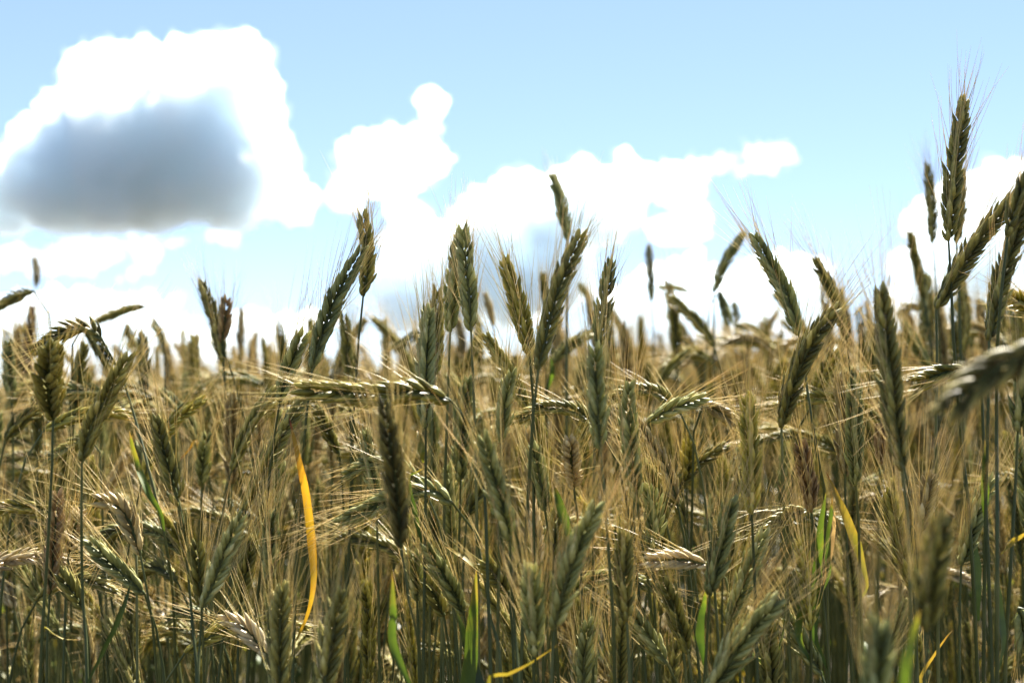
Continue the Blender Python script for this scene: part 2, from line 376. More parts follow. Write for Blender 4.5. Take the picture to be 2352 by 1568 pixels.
def neck_path(b, T, rs, h=None):
    """from the ground up to an ear that starts at b and points along T, for a stalk whose foot the picture hides"""
    Th = np.array([T[0], T[1], 0])
    off = -Th*rs.uniform(.05, .10)
    gx, gy = b[0]+off[0]+rs.normal(0, .012), b[1]+off[1]+rs.normal(0, .012)
    G = np.array([gx, gy, float(ground_z(gx, gy)) if h is None else h])
    P1 = b - T*rs.uniform(.05, .07); P2 = G + np.array([0, 0, .55*(b[2]-G[2])])
    if T[2] < .1: P1 = P1 + np.array([off[0]*.3, off[1]*.3, .01])
    u = np.linspace(0, 1, 14)[:, None]
    return (1-u)**3*G + 3*(1-u)**2*u*P2 + 3*(1-u)*u**2*P1 + u**3*b
# ------------------------------------------------------------------ the stalks the photo shows one by one
# (label, husk colour, metres ahead, ear from its foot to its tip, stem below it going down, more)
S = [
# against the sky, right of the middle
('tallest rye ear of all, standing straight up against the clear sky', 'dark', 1.18, [(2179,556),(2190,400),(2213,236)], [(2181,585),(2187,700),(2192,807),(2211,1045),(2226,1180),(2246,1568)], dict(phi=.5, awn=.045)),
('small distant ear standing just beside the tallest ear, taller than its other neighbour', 'olive', 2.0, [(2143,560),(2139,470),(2130,383)], [(2146,600),(2156,760)], {}),
('slim olive ear hidden close behind the tallest ear, its edge showing', 'olive', 1.6, [(2197,560),(2206,470),(2210,400)], [(2199,600),(2205,760)], {}),
('short olive distant ear below and beside the tallest ear, leaning slightly', 'olive', 1.95, [(2120,682),(2106,610),(2092,540)], [(2124,700),(2145,850)], dict(phi=1.2)),
('long dark ear leaning far over, crossing behind the tallest ear\'s stem', 'dark', 1.18, [(2150,712),(2222,590),(2300,488),(2368,425)], [(2152,720),(2152,850),(2150,990),(2152,1200)], dict(phi=.2)),
('thick dark ear at the picture\'s edge with a bare stem passing in front', 'dark', 1.10, [(2272,785),(2300,650),(2344,500),(2372,390)], [(2272,800),(2269,976),(2262,1300)], dict(phi=.1)),
('ear cut off by the picture\'s edge, above the stem crossing the thick dark ear', 'dark', 1.05, [(2314,546),(2345,455),(2385,360)], [(2312,560),(2298,690),(2291,790),(2289,977),(2291,1250),(2290,1568)], dict(phi=.8)),
('upright blurred ear behind the stem of the tallest ear', 'olive', 1.9, [(2214,810),(2216,735),(2209,655)], [(2214,830),(2216,950)], {}),
('ear pointing in sideways from the picture\'s edge below the thick dark ears', 'yellow', 1.2, [(2425,735),(2370,706),(2316,679)], [(2440,745),(2470,800),(2480,1000)], dict(awn=.04)),
('grey blurred ear leaning back behind the stems under the long leaning dark ear', 'green', 1.8, [(2138,848),(2108,800),(2078,748)], [(2143,860),(2155,960)], {}),
('blurred arching ear under the short distant ear, bowed like a bridge', 'olive', 2.2, [(2165,745),(2135,712),(2095,705),(2066,722)], [(2172,760),(2180,860)], dict(awn=.03)),
('longest fattest upright ear with bristly beard, in front of the skyline', 'dark', 0.95, [(2074,1084),(2055,960),(2045,860),(2022,672)], [(2078,1100),(2088,1252),(2094,1568)], dict(phi=.15, green_tip=.3, awn=.055, splay=1.4)),
('grey green ear leaning back against white cloud with its full beard spread', 'green', 1.22, [(1836,772),(1812,690),(1780,630),(1734,546)], [(1838,780),(1849,854),(1866,977),(1880,1060),(1895,1155),(1903,1568)], dict(phi=.1, awn=.05)),
('olive ear crossing in front of the leaning grey green ear\'s stem', 'dark', 1.12, [(1795,985),(1818,890),(1862,790),(1917,716)], [(1796,1000),(1798,1100),(1802,1212),(1815,1568)], dict(phi=.2, awn=.06)),
('blurred brown ear leaning back just behind the crossing olive ear\'s tip', 'olive', 1.5, [(1948,800),(1925,700),(1877,602)], [(1950,815),(1958,1000)], dict(phi=1.0, awn=.06)),
('stubby yellow green ear with a blunt tip, lying between two long ears', 'yellow', 1.45, [(1868,925),(1890,865),(1917,815)], [(1862,940),(1845,980),(1825,1060)], dict(phi=.7)),
('upright grey green ear with beaded bright edges, between two longer ears', 'green', 1.22, [(1966,1117),(1961,980),(1963,868)], [(1968,1130),(1975,1300)], dict(phi=.8, awn=.055)),
('upright ear with plump yellow top and dark lower half, long awns above', 'yellow', 1.08, [(1727,1182),(1724,1060),(1718,918)], [(1728,1190),(1732,1300),(1740,1568)], dict(phi=.75, awn=.055, green_tip=.2)),
('slightly blurred near ear hanging over a thin pale green stem', 'green', 1.02, [(1379,1034),(1371,915),(1366,805)], [(1383,1050),(1395,1225),(1408,1420),(1412,1568)], dict(phi=.05, awn=.055)),
('upright ear with brown rubbed lower half, behind the slightly blurred near ear', 'green', 1.24, [(1374,810),(1384,720),(1402,607)], [(1372,840),(1367,960),(1364,1120),(1362,1420)], dict(phi=.8, gap=.1)),
('big dark olive ear leaning up to a yellow tip, in the middle against cloud', 'dark', 1.06, [(1236,852),(1256,760),(1284,660),(1334,541)], [(1232,866),(1222,985),(1213,1150),(1204,1330)], dict(phi=.15, green_tip=.45, awn=.05)),
('slim ear with plump yellow green grains, leaning back beside the big dark olive ear', 'yellow', 1.2, [(1216,815),(1196,720),(1160,604)], [(1218,830),(1226,960),(1226,1120)], dict(phi=.75, awn=.055)),
('small dark distant ear rising above the big dark olive ear\'s tip', 'green', 1.7, [(1303,552),(1293,480),(1271,408)], [(1304,570),(1302,720),(1302,900)], dict(phi=1.2, awn=.03)),
('crisp symmetrical ear on a thin bare stem, the front one of a pair', 'green', 1.2, [(1082,762),(1075,650),(1062,530)], [(1083,775),(1087,880),(1091,1000),(1096,1250)], dict(phi=.05, awn=.04, width=1.05)),
('crisp dark ear on a bare stem, the rear one of a pair', 'green', 1.27, [(1034,765),(1042,660),(1057,541)], [(1033,780),(1027,960),(1020,1200)], dict(phi=.5, awn=.04)),
('tall pale green ear on a thick straight stem, passing behind the horizontal ear', 'green', 1.12, [(978,985),(976,870),(984,715)], [(978,1000),(977,1200),(972,1568)], dict(phi=.5, awn=.06, splay=1.2, width=1.08)),
('olive ear close behind the tall pale green ear', 'olive', 1.4, [(996,870),(1003,770),(1004,668)], [(994,885),(992,1000)], dict(awn=.05)),
('big pale grey ear leaning up towards a darker upright ear, bristly edges', 'green', 1.15, [(717,850),(738,770),(778,670),(828,578)], [(715,862),(701,985),(684,1230),(672,1568)], dict(phi=.1, awn=.05, width=1.05)),
('darker upright ear crossed by the awns of the big pale leaning ear', 'olive', 1.28, [(834,682),(845,600),(834,497)], [(831,700),(818,860),(806,1120)], dict(phi=.25, awn=.055)),
('pale ear with a yellow top rising from behind the horizontal ear\'s awns', 'green', 1.22, [(642,925),(662,850),(696,770)], [(640,945),(620,1080),(595,1350),(567,1568)], dict(phi=.15, awn=.06, green_tip=.3)),
('yellow lit ear lying level across the middle, beard pointing sideways', 'yellow', 1.05, [(1036,920),(960,900),(850,905),(690,893)], [(1052,925),(1078,948),(1096,985),(1108,1060),(1118,1250)], dict(phi=.1, awn=.055, width=1.3, splay=1.2)),
('blurred olive ear standing behind the upright dark ear\'s stem', 'olive', 1.6, [(800,865),(797,800),(790,727)], [(802,880),(806,1000)], {}),
('dark blurred stub of an ear beside the horizontal ear, under the big pale ear', 'olive', 1.7, [(815,875),(806,830),(800,790)], [(818,890),(824,1000)], {}),
# left
('short broad ear tilted towards the viewer, fanning wispy awns to the sky', 'dark', 1.06, [(122,965),(112,880),(118,803)], [(123,980),(117,1120),(106,1320),(92,1568)], dict(phi=.1, awn=.06, width=1.35, tilt=.06, splay=1.3)),
('dark green ear leaning up beside the short broad ear, on a thin dark stem', 'dark', 1.08, [(188,1062),(212,975),(250,905),(293,822)], [(188,1080),(187,1250),(192,1420),(200,1568)], dict(phi=.1, awn=.055)),
('dark ear bent over in an arch above the short broad ear', 'dark', 1.3, [(236,783),(205,755),(150,762),(84,803)], [(252,800),(272,840),(300,925),(345,1090),(388,1290),(402,1500)], dict(phi=.4, awn=.03)),
('olive blurred ear drooping under the arched dark ear', 'olive', 1.6, [(192,745),(218,785),(249,835)], [(180,742),(168,765),(165,860)], dict(awn=.02)),
('upright olive blurred ear behind the short broad ear and its dark neighbour', 'olive', 1.6, [(168,965),(176,880),(192,795)], [(167,980),(166,1100)], dict(awn=.03)),
('dark drooping ear cut off by the picture\'s edge, stem arching down beside it', 'dark', 1.8, [(76,668),(40,680),(-25,714)], [(92,674),(108,700),(118,760),(122,860)], dict(awn=.02)),
('distant drooping ear alone against white cloud, hanging from an arched stem', 'olive', 2.0, [(332,703),(290,711),(224,737)], [(348,712),(366,745),(376,800),(380,900)], dict(awn=.02)),
('pale withered leaf tipped distant ear beside the arched stem', 'green', 2.4, [(376,815),(370,775),(352,742)], [(378,830),(380,930)], dict(awn=.02)),
('dark blurred ear of two in a V, the longer one', 'dark', 1.6, [(513,832),(496,745),(464,652)], [(515,850),(520,960)], dict(awn=.04)),
('brownish blurred ear of two in a V, the shorter one', 'red', 1.6, [(508,790),(516,740),(520,692)], [(514,800),(540,880),(566,985),(590,1120)], dict(awn=.04)),
('faint thin distant ear poking straight up into the blue', 'straw', 3.0, [(82,660),(84,625),(79,595)], [(83,680),(84,760)], dict(awn=.015)),
('brown upright ear near the dark drooping one at the picture\'s edge', 'red', 2.0, [(64,860),(66,790),(73,708)], [(64,880),(62,960)], dict(awn=.03)),
('thin faint upright ear to the side of the V of two ears', 'straw', 2.5, [(552,810),(553,760),(555,716)], [(551,830),(550,900)], dict(awn=.02)),
('small ear hanging by the tip of the distant drooping ear\'s shade', 'olive', 2.3, [(290,742),(296,765),(308,792)], [(284,745),(276,770),(274,860)], dict(awn=.02)),
('upright olive ear behind the tip of the dark green leaning ear', 'olive', 1.8, [(333,905),(331,840),(326,770)], [(334,925),(336,1000)], dict(awn=.04)),
('blurred green ear at the picture\'s edge near the short broad ear', 'green', 1.7, [(27,925),(22,860),(19,790)], [(28,940),(30,1050)], dict(awn=.03)),
('brown thin ear behind the blurred green edge ear', 'straw', 2.1, [(36,850),(38,800),(41,755)], [(36,865),(35,950)], dict(awn=.03)),
('blurred olive ear leaning low behind the short broad ear\'s stem', 'olive', 1.5, [(12,1010),(40,975),(78,945)], [(6,1022),(-2,1060),(-4,1180)], dict(awn=.04)),
('blurred olive ear lying low behind the dark green leaning ear\'s foot', 'olive', 1.4, [(200,1000),(160,1028),(118,1052)], [(212,992),(226,1010),(232,1100)], dict(awn=.03)),
# distant ones in the middle and right skyline
('small blurred ear upright on a long thread of stem, before low cloud', 'olive', 2.6, [(1497,692),(1494,635),(1490,568)], [(1498,710),(1502,800)], dict(awn=.02)),
('blurred ear reaching up beside the bearded grey green ear, top of a zigzag', 'green', 2.1, [(1640,672),(1662,610),(1706,538)], [(1640,685),(1640,800)], dict(awn=.02)),
('blurred ear hanging down below the zigzag\'s upper ear', 'green', 2.2, [(1652,668),(1662,700),(1675,740)], [(1646,662),(1634,672),(1626,760)], dict(awn=.0)),
('blurred thick ear bowing along the skyline below the small upright ear', 'olive', 2.0, [(1640,795),(1602,740),(1544,686)], [(1650,812),(1662,900)], dict(awn=.02)),
('thin blurred ear flung level beside the small upright ear', 'green', 2.9, [(1586,672),(1552,660),(1515,659)], [(1596,678),(1612,700),(1618,780)], dict(awn=.0)),
('tiny grey distant ear leaning behind the brown rubbed ear', 'green', 2.8, [(1362,712),(1352,685),(1332,655)], [(1366,722),(1372,790)], dict(awn=.0)),
('small brown distant ear beside the big dark olive ear', 'olive', 2.3, [(1252,700),(1250,665),(1246,632)], [(1253,715),(1254,800)], dict(awn=.02)),
('small pale blurred ear between the crisp pair and the slim yellow green ear', 'straw', 2.3, [(1134,750),(1126,715),(1116,680)], [(1136,765),(1140,850)], dict(awn=.02)),
('blurred ear sloping up from behind the big dark olive ear\'s stem', 'olive', 1.8, [(1268,835),(1305,795),(1352,768)], [(1262,846),(1256,900),(1256,980)], dict(awn=.02)),
('blurred ear sloping behind the crisp pair\'s stems', 'olive', 2.0, [(1040,880),(1068,840),(1108,772)], [(1036,892),(1032,960)], dict(awn=.02)),
('blurred dark ear hunched behind the tall pale green ear', 'olive', 2.0, [(960,758),(935,780),(905,800)], [(972,754),(984,775),(988,850)], dict(awn=.02)),
('stub of an ear nodding between the skyline and the V of two stems', 'olive', 2.6, [(1690,745),(1692,725),(1686,700)], [(1690,760),(1690,820)], dict(awn=.0)),
('blurred ear bowed like a hoop on the skyline under the bearded grey green ear', 'olive', 2.5, [(1758,782),(1730,756),(1690,748)], [(1766,796),(1772,860)], dict(awn=.0)),
('small dark blurred ear upright below the zigzag ears', 'olive', 2.0, [(1490,935),(1492,885),(1487,845)], [(1490,950),(1491,1040)], dict(awn=.03)),
('olive blurred ear leaning up below the bowing thick ear', 'olive', 1.9, [(1515,880),(1540,845),(1582,808)], [(1508,890),(1500,960)], dict(awn=.03)),
# middle band
('darkest near ear standing before the bent ear, long and slim', 'darkest', 0.92, [(922,1260),(912,1130),(898,1040),(884,932)], [(924,1275),(936,1360),(950,1450),(968,1568)], dict(phi=.1, awn=.05)),
('bent over ear with two clean rows of grain on a silvery hooked stem', 'green', 1.14, [(1040,1156),(990,1127),(890,1150),(783,1196)], [(1056,1166),(1078,1190),(1096,1236),(1112,1320),(1132,1450),(1152,1568)], dict(phi=.05, awn=.055, width=1.05)),
('blurred near ear with a brown rotten patch near its top', 'green', 0.98, [(1171,1242),(1155,1170),(1135,1095),(1112,1012)], [(1169,1255),(1174,1330),(1182,1450),(1190,1568)], dict(phi=.15, awn=.055)),
('pale green ear leaning beside the bright green leaf blade', 'green', 1.2, [(1252,1175),(1242,1110),(1226,1035)], [(1256,1190),(1268,1320)], dict(phi=.1, awn=.045)),
('small frosted whitish ear splaying stiff awns, on a thin dark stem', 'pale', 1.2, [(1318,1120),(1313,1070),(1310,1012)], [(1320,1135),(1330,1215),(1336,1350)], dict(phi=.1, awn=.035, splay=2.6, width=1.05, tilt=.05)),
('ripe straw white ear with two rows of bead like grains', 'pale', 1.25, [(1240,1300),(1232,1230),(1221,1160)], [(1242,1315),(1246,1450)], dict(phi=.05, awn=.03, width=.9, splay=2.0)),
('wide blurred near ear leaning, with upward combed awns, beside the thin pale green stem', 'green', 0.95, [(1272,1448),(1292,1360),(1322,1270),(1366,1170)], [(1271,1465),(1266,1568)], dict(phi=.1, awn=.06, width=1.1)),
('blurred near ear with a yellow top in front of the straw white ear', 'green', 0.95, [(1229,1508),(1227,1420),(1218,1308)], [(1231,1525),(1236,1600)], dict(phi=.7, awn=.055, green_tip=.4)),
('dark jagged ear standing among awns below the dark seamed ear', 'dark', 1.02, [(1440,1428),(1432,1330),(1434,1232)], [(1441,1445),(1446,1568)], dict(phi=.7, awn=.05)),
('dark seamed upright ear among spread awns beside the near blurred one', 'green', 1.12, [(1464,1155),(1452,1060),(1443,955),(1446,890)], [(1466,1170),(1480,1290),(1500,1450)], dict(phi=.05, awn=.05)),
('dark ear leaning back beside the dark seamed upright ear', 'dark', 1.25, [(1530,1200),(1506,1130),(1480,1070)], [(1534,1215),(1552,1330)], dict(phi=.1, awn=.05)),
('grey ear with plump grains below the dark seamed ear', 'green', 1.15, [(1498,1265),(1504,1190),(1490,1125)], [(1498,1280),(1504,1400)], dict(phi=.7, awn=.045)),
('ripe ear lying level with fat cream grains, beard pointing aside', 'pale', 1.12, [(1628,1296),(1570,1285),(1493,1287)], [(1642,1300),(1662,1316),(1672,1360),(1680,1480)], dict(phi=.1, awn=.05, width=1.05, splay=1.6)),
('pale ear lying level and reaching toward a tuft of straw awns', 'green', 1.25, [(1484,972),(1540,940),(1612,914)], [(1472,980),(1462,1010),(1458,1120)], dict(phi=.1, awn=.05)),
('brownish ear drooping away from the pale level ear\'s tip', 'straw', 1.35, [(1616,925),(1645,940),(1680,964)], [(1606,924),(1596,945),(1592,1060)], dict(phi=.1, awn=.04)),
('low upright ear with herringbone grain on the bottom edge', 'green', 1.1, [(1340,1585),(1342,1510),(1350,1436)], [(1340,1600),(1340,1640)], dict(phi=.05, awn=.05)),
('dark low ear on the bottom edge under the dark jagged ear', 'dark', 1.08, [(1420,1590),(1422,1500),(1428,1418)], [(1420,1605),(1420,1640)], dict(phi=.3, awn=.045)),
('grey bristly ear leaning back on the bottom edge beside a thick stem', 'green', 1.12, [(1533,1525),(1495,1470),(1452,1412)], [(1540,1540),(1556,1600)], dict(phi=.4, awn=.045)),
('dark ear with brown rotten top, leaning below the level ripe ear', 'olive', 1.12, [(1580,1500),(1556,1420),(1528,1345)], [(1584,1515),(1592,1600)], dict(phi=.2, awn=.04)),
('sharp ear leaning up from the bright green leaf, bristly sides', 'green', 1.05, [(1630,1370),(1650,1275),(1680,1155)], [(1629,1385),(1624,1470),(1618,1568)], dict(phi=.3, awn=.045)),
('dark ear leaning behind a black straight stem', 'green', 1.1, [(1672,1432),(1710,1330),(1752,1228)], [(1668,1446),(1660,1568)], dict(phi=.1, awn=.05)),
('big pale silver green ear rising aslant from the bottom edge', 'green', 0.98, [(1622,1600),(1700,1480),(1778,1385)], [(1612,1615),(1600,1660)], dict(phi=.1, awn=.055, width=1.15)),
('dark ear on the bottom edge behind the folded green leaf', 'olive', 1.1, [(1772,1600),(1768,1520),(1762,1438)], [(1772,1615),(1772,1650)], dict(phi=.3, awn=.04)),
('thin gappy ear of single yellow grains on a thread like stem', 'yellow', 1.1, [(1862,1448),(1856,1350),(1838,1246)], [(1863,1460),(1863,1568)], dict(phi=.8, awn=.05, gap=.35, width=.85)),
('reddish brown ear with fat grains above the pale arching stem', 'red', 1.18, [(1864,1178),(1856,1110),(1842,1028)], [(1866,1195),(1885,1330),(1905,1568)], dict(phi=.75, awn=.05)),
('bristly grey ear leaning back near the bottom edge beside the folded leaf', 'green', 1.12, [(1888,1550),(1850,1490),(1814,1428)], [(1893,1562),(1900,1620)], dict(phi=.2, awn=.045)),
('pale ear in a tangle of straw awns under the near dark slanting ear', 'straw', 1.15, [(2112,1230),(2124,1165),(2136,1100)], [(2110,1245),(2106,1400)], dict(phi=.3, awn=.06, splay=1.5)),
('ear with cream tipped grains leaning beside the two thick black stems', 'green', 1.2, [(2208,1300),(2235,1200),(2272,1102)], [(2206,1315),(2204,1450)], dict(phi=.4, awn=.045, green_tip=.3)),
('ear with rounded grains cut by the edge beside the thick black stem', 'green', 1.05, [(2338,992),(2346,920),(2350,850)], [(2336,1005),(2333,1100),(2320,1330),(2308,1568)], dict(phi=.3, awn=.04)),
('big dark out of focus ear slanting in front of everything at the edge', 'darkest', 0.66, [(2400,770),(2350,812),(2268,860),(2178,940)], [(2416,762),(2446,770),(2470,850),(2480,1100)], dict(phi=.2, awn=.012, width=1.3)),
('yellow ear pointing sideways with red awns, just behind the big out of focus ear', 'yellow', 1.1, [(2225,845),(2175,855),(2112,876)], [(2236,845),(2252,866),(2258,980)], dict(phi=.2, awn=.055)),
('low out of focus ear with soft pale grains on the bottom edge', 'green', 0.70, [(2012,1640),(2014,1550),(2018,1445)], [(2012,1660),(2012,1720)], dict(phi=.3, awn=.05)),
('out of focus brown green ear rising before the thick black stems', 'olive', 0.74, [(2130,1450),(2140,1330),(2163,1200)], [(2129,1465),(2122,1600)], dict(phi=.3, awn=.05)),
('olive ear with yellow grains leaning back behind the out of focus pair', 'yellow', 1.2, [(2098,1360),(2072,1260),(2040,1140)], [(2100,1375),(2106,1500)], dict(phi=.3, awn=.05)),
('ear nodding under the reddish brown ear, dark with long pale awns', 'olive', 1.22, [(1852,1172),(1815,1180),(1768,1212)], [(1866,1170),(1884,1186),(1892,1240),(1896,1400)], dict(phi=.2, awn=.06)),
('small green ear on a yellow stem next to the green and yellow leaf tip', 'yellow', 1.4, [(1577,1118),(1580,1070),(1584,1018)], [(1577,1130),(1580,1250)], dict(phi=.3, awn=.04)),
('bright rimmed ear hanging over the out of focus one, near the bottom edge corner', 'green', 1.1, [(2340,1395),(2348,1440),(2352,1500)], [(2338,1385),(2352,1362),(2362,1420),(2364,1600)], dict(phi=.2, awn=.03)),
# left lower
('rugged ear with gaping husks, leaning back on a silvery stem', 'olive', 1.1, [(425,1242),(408,1150),(382,1060),(358,965)], [(427,1255),(434,1340),(444,1450),(452,1568)], dict(phi=.6, awn=.05, gap=.22, green_tip=.1)),
('grey ear leaning up, one of two that share a foot low among awns', 'green', 1.06, [(465,1396),(492,1330),(515,1270),(552,1192)], [(463,1410),(459,1480),(455,1568)], dict(phi=.1, awn=.06)),
('darker upright ear of the two that share a foot', 'olive', 1.1, [(462,1390),(458,1320),(452,1255)], [(464,1405),(468,1568)], dict(phi=.2, awn=.05)),
('bristly ear leaning far back below the bent silvery ear', 'green', 1.15, [(333,1365),(275,1310),(208,1246)], [(342,1380),(360,1450),(378,1568)], dict(phi=.2, awn=.05)),
('silvery ear bent double above a small dark one, near the green blade', 'straw', 1.15, [(323,1275),(300,1205),(272,1165),(230,1150)], [(328,1290),(340,1370),(352,1450)], dict(phi=.2, awn=.05)),
('small dark ear tucked in the bend of the silvery doubled ear', 'olive', 1.25, [(288,1212),(265,1220),(240,1250)], [(298,1212),(310,1230),(314,1330)], dict(phi=.2, awn=.04)),
('bright white bearded ear leaning back, lit from behind near the bottom edge', 'pale', 1.1, [(622,1512),(572,1452),(522,1418)], [(632,1524),(648,1600)], dict(phi=.3, awn=.055, splay=2.0)),
('near green ear at the bottom edge in front of the bright bearded ear', 'dark', 1.0, [(640,1620),(640,1500),(646,1356)], [(640,1640),(640,1700)], dict(phi=.5, awn=.055, width=1.05, green_tip=.3)),
('near blurred dark ear leaning at the bottom edge beside the orange leaf', 'dark', 0.95, [(738,1620),(755,1500),(782,1366)], [(736,1640),(730,1700)], dict(phi=.4, awn=.05)),
('reddish brown upright ear under the short broad ear, between stems', 'red', 1.15, [(114,1365),(122,1260),(132,1140)], [(112,1380),(108,1520)], dict(phi=.4, awn=.06)),
('pale slim ear leaning against the reddish brown upright ear', 'pale', 1.2, [(158,1268),(168,1225),(180,1182)], [(155,1280),(150,1400)], dict(phi=.2, awn=.03)),
('dark rough ear hanging below the pale slim ear', 'olive', 1.15, [(192,1400),(170,1365),(142,1322)], [(196,1412),(205,1520)], dict(phi=.4, awn=.05)),
('olive ear upright behind the two that share a foot', 'olive', 1.22, [(552,1385),(566,1310),(584,1236)], [(550,1400),(546,1520)], dict(phi=.2, awn=.05)),
('upright ear among fine long awns beside the black slanting stem', 'green', 1.18, [(618,1345),(620,1270),(623,1188)], [(618,1360),(616,1480)], dict(phi=.5, awn=.065)),
('olive ear hanging back under the horizontal ear, off its awns', 'olive', 1.4, [(779,1042),(756,995),(728,943)], [(782,1055),(788,1150),(794,1300)], dict(phi=.1, awn=.03)),
('slim grey ear with fine awns beside the darkest near ear', 'green', 1.25, [(864,1150),(852,1075),(838,998)], [(865,1165),(868,1300),(872,1568)], dict(phi=.4, awn=.04, width=.9)),
('blurred leaning ear behind the rugged ear\'s tip', 'olive', 1.55, [(554,1118),(530,1030),(498,930)], [(556,1135),(562,1250)], dict(phi=.3, awn=.04)),
('blurred grey ear upright behind the leaning ones', 'green', 1.5, [(464,1118),(468,1060),(474,1005)], [(463,1135),(460,1260)], dict(phi=.1, awn=.04)),
('thin blurred ear with a pale knob top near the black slanting stem', 'straw', 1.5, [(596,1080),(594,1020),(592,962)], [(598,1095),(600,1220)], dict(phi=.5, awn=.04, gap=.2)),
('grey green ear standing under the slim yellow green ear', 'green', 1.12, [(1152,1018),(1158,940),(1174,862)], [(1151,1035),(1148,1160)], dict(phi=.1, awn=.055)),
('olive leaning ear behind the grey green one, between it and big stems', 'olive', 1.4, [(1216,952),(1175,865),(1118,773)], [(1220,965),(1232,1080)], dict(phi=.4, awn=.045)),
('grey leaning ear low beside the yellow leaf, awns combed upward', 'green', 1.12, [(1066,1412),(1030,1340),(984,1262)], [(1070,1425),(1086,1560)], dict(phi=.2, awn=.05)),
('small dark ear hanging low under the grey leaning ear', 'olive', 1.15, [(1020,1415),(1004,1380),(984,1340)], [(1024,1428),(1036,1560)], dict(phi=.2, awn=.03)),
('short olive ear beyond the silvery hooked stem, behind the yellow leaf', 'olive', 1.15, [(1168,1362),(1142,1330),(1116,1292)], [(1172,1375),(1178,1480)], dict(phi=.2, awn=.04)),
('green ear with combed husks beside the darkest near ear\'s foot', 'green', 1.15, [(958,1380),(955,1330),(948,1275)], [(959,1395),(962,1520)], dict(phi=.3, awn=.04)),
('olive ear hanging behind the bent over ear', 'olive', 1.3, [(1006,1258),(998,1210),(988,1165)], [(1008,1270),(1014,1400)], dict(phi=.2, awn=.03)),
('dark seamed ear standing beside the straw white ear', 'olive', 1.25, [(1270,1285),(1274,1235),(1278,1182)], [(1270,1300),(1270,1420)], dict(phi=.05, awn=.04)),
('dark ear leaning up behind the silvery hooked stem\'s top', 'olive', 1.3, [(1072,1190),(1090,1150),(1112,1105)], [(1070,1205),(1064,1320)], dict(phi=.2, awn=.03)),
]

# leaf blades one can point at: (colour, width in mm, path from its foot to its tip, near which stalk, extra)
LEAVES = [
 ('green', 10, [(370,1182),(340,1130),(312,1060),(297,990)], 'dark ear bent over', dict(roll=.5)),
 ('orange', 10.5, [(680,1470),(708,1405),(720,1330),(714,1230),(702,1130),(688,1065),(664,958)], 'big pale grey', dict(roll=.15, twist=.25)),
 ('yellow', 6, [(100,1440),(125,1455),(150,1466),(187,1468)], 'short broad', dict(roll=1.2)),
 ('dark', 9, [(195,1580),(232,1500),(275,1410),(303,1330)], 'thin dark stem', dict(roll=.9)),
 ('green', 18, [(1078,1640),(1080,1500),(1086,1400),(1094,1308)], 'silvery hooked', dict(roll=.1, bright=1)),
 ('dark', 14, [(1110,1600),(1082,1520),(1062,1450),(1048,1400)], 'silvery hooked', dict(roll=.3)),
 ('green', 14, [(1322,1260),(1300,1205),(1282,1150),(1266,1100)], 'thin dark stem|frosted', dict(roll=.4)),
 ('yellow', 9, [(1118,1322),(1080,1295),(1050,1272),(1022,1254)], 'silvery hooked', dict(roll=1.0)),
 ('yellow', 6, [(1120,1572),(1170,1545),(1222,1518),(1282,1480)], 'brown rotten patch', dict(roll=.7)),
 ('yellow', 14, [(1990,1340),(1962,1240),(1932,1165),(1897,1083)], 'beaded bright edges', dict(roll=.3)),
 ('green', 17, [(1868,1460),(1872,1360),(1880,1230),(1897,1130)], 'reddish brown ear with fat', dict(roll=.3)),
 ('green', 11, [(1902,1318),(1898,1260),(1905,1200),(1912,1140)], 'reddish brown ear with fat', dict(roll=.4)),
 ('green', 14, [(1752,1590),(1782,1500),(1800,1430),(1804,1328)], 'crossing in front', dict(roll=.8, twist=.8)),
 ('yellow', 13, [(2110,1580),(2140,1510),(2172,1462),(2190,1446)], 'tallest rye ear', dict(roll=.5)),
 ('dark', 17, [(2246,1425),(2240,1360),(2228,1260),(2216,1150)], 'tallest rye ear', dict(roll=.2, fold=.8)),
 ('green', 12, [(2060,1620),(2080,1520),(2096,1450),(2112,1400)], 'soft pale grains', dict(roll=.4)),
 ('green', 12, [(1832,1460),(1838,1400),(1848,1340)], 'single yellow grains', dict(roll=.4)),
 ('green', 11, [(1606,1450),(1612,1400),(1622,1350)], 'sharp ear leaning', dict(roll=.3)),
 ('yellow', 10, [(972,1062),(966,1030),(958,988)], 'tall pale green', dict(roll=.5)),
 ('green', 8, [(938,1110),(955,1085),(978,1072)], 'tall pale green', dict(roll=.8)),
 ('orange', 8, [(452,1015),(438,1030),(412,1058)], 'upright behind the leaning', dict(roll=.8)),
 ('green', 9, [(905,1490),(902,1400),(900,1310)], 'darkest near', dict(roll=.4)),
 ('green', 12, [(2260,1130),(2258,1080),(2262,1010)], 'stem passing in front', dict(roll=.3)),
 ('yellow', 10, [(2300,1270),(2326,1240),(2368,1215)], 'above the stem crossing', dict(roll=.7)),
 ('dry', 9, [(1905,1270),(1912,1220),(1917,1170)], 'reddish brown ear with fat', dict(roll=.3)),
 ('green', 10, [(1600,1065),(1640,1040),(1690,1012)], 'yellow stem', dict(roll=1.0)),
 ('dark', 13, [(2302,1480),(2290,1380),(2284,1280)], 'above the stem crossing', dict(roll=.5)),
 ('green', 9, [(1262,880),(1268,850),(1262,815)], 'sloping up from behind', dict(roll=.4)),
]

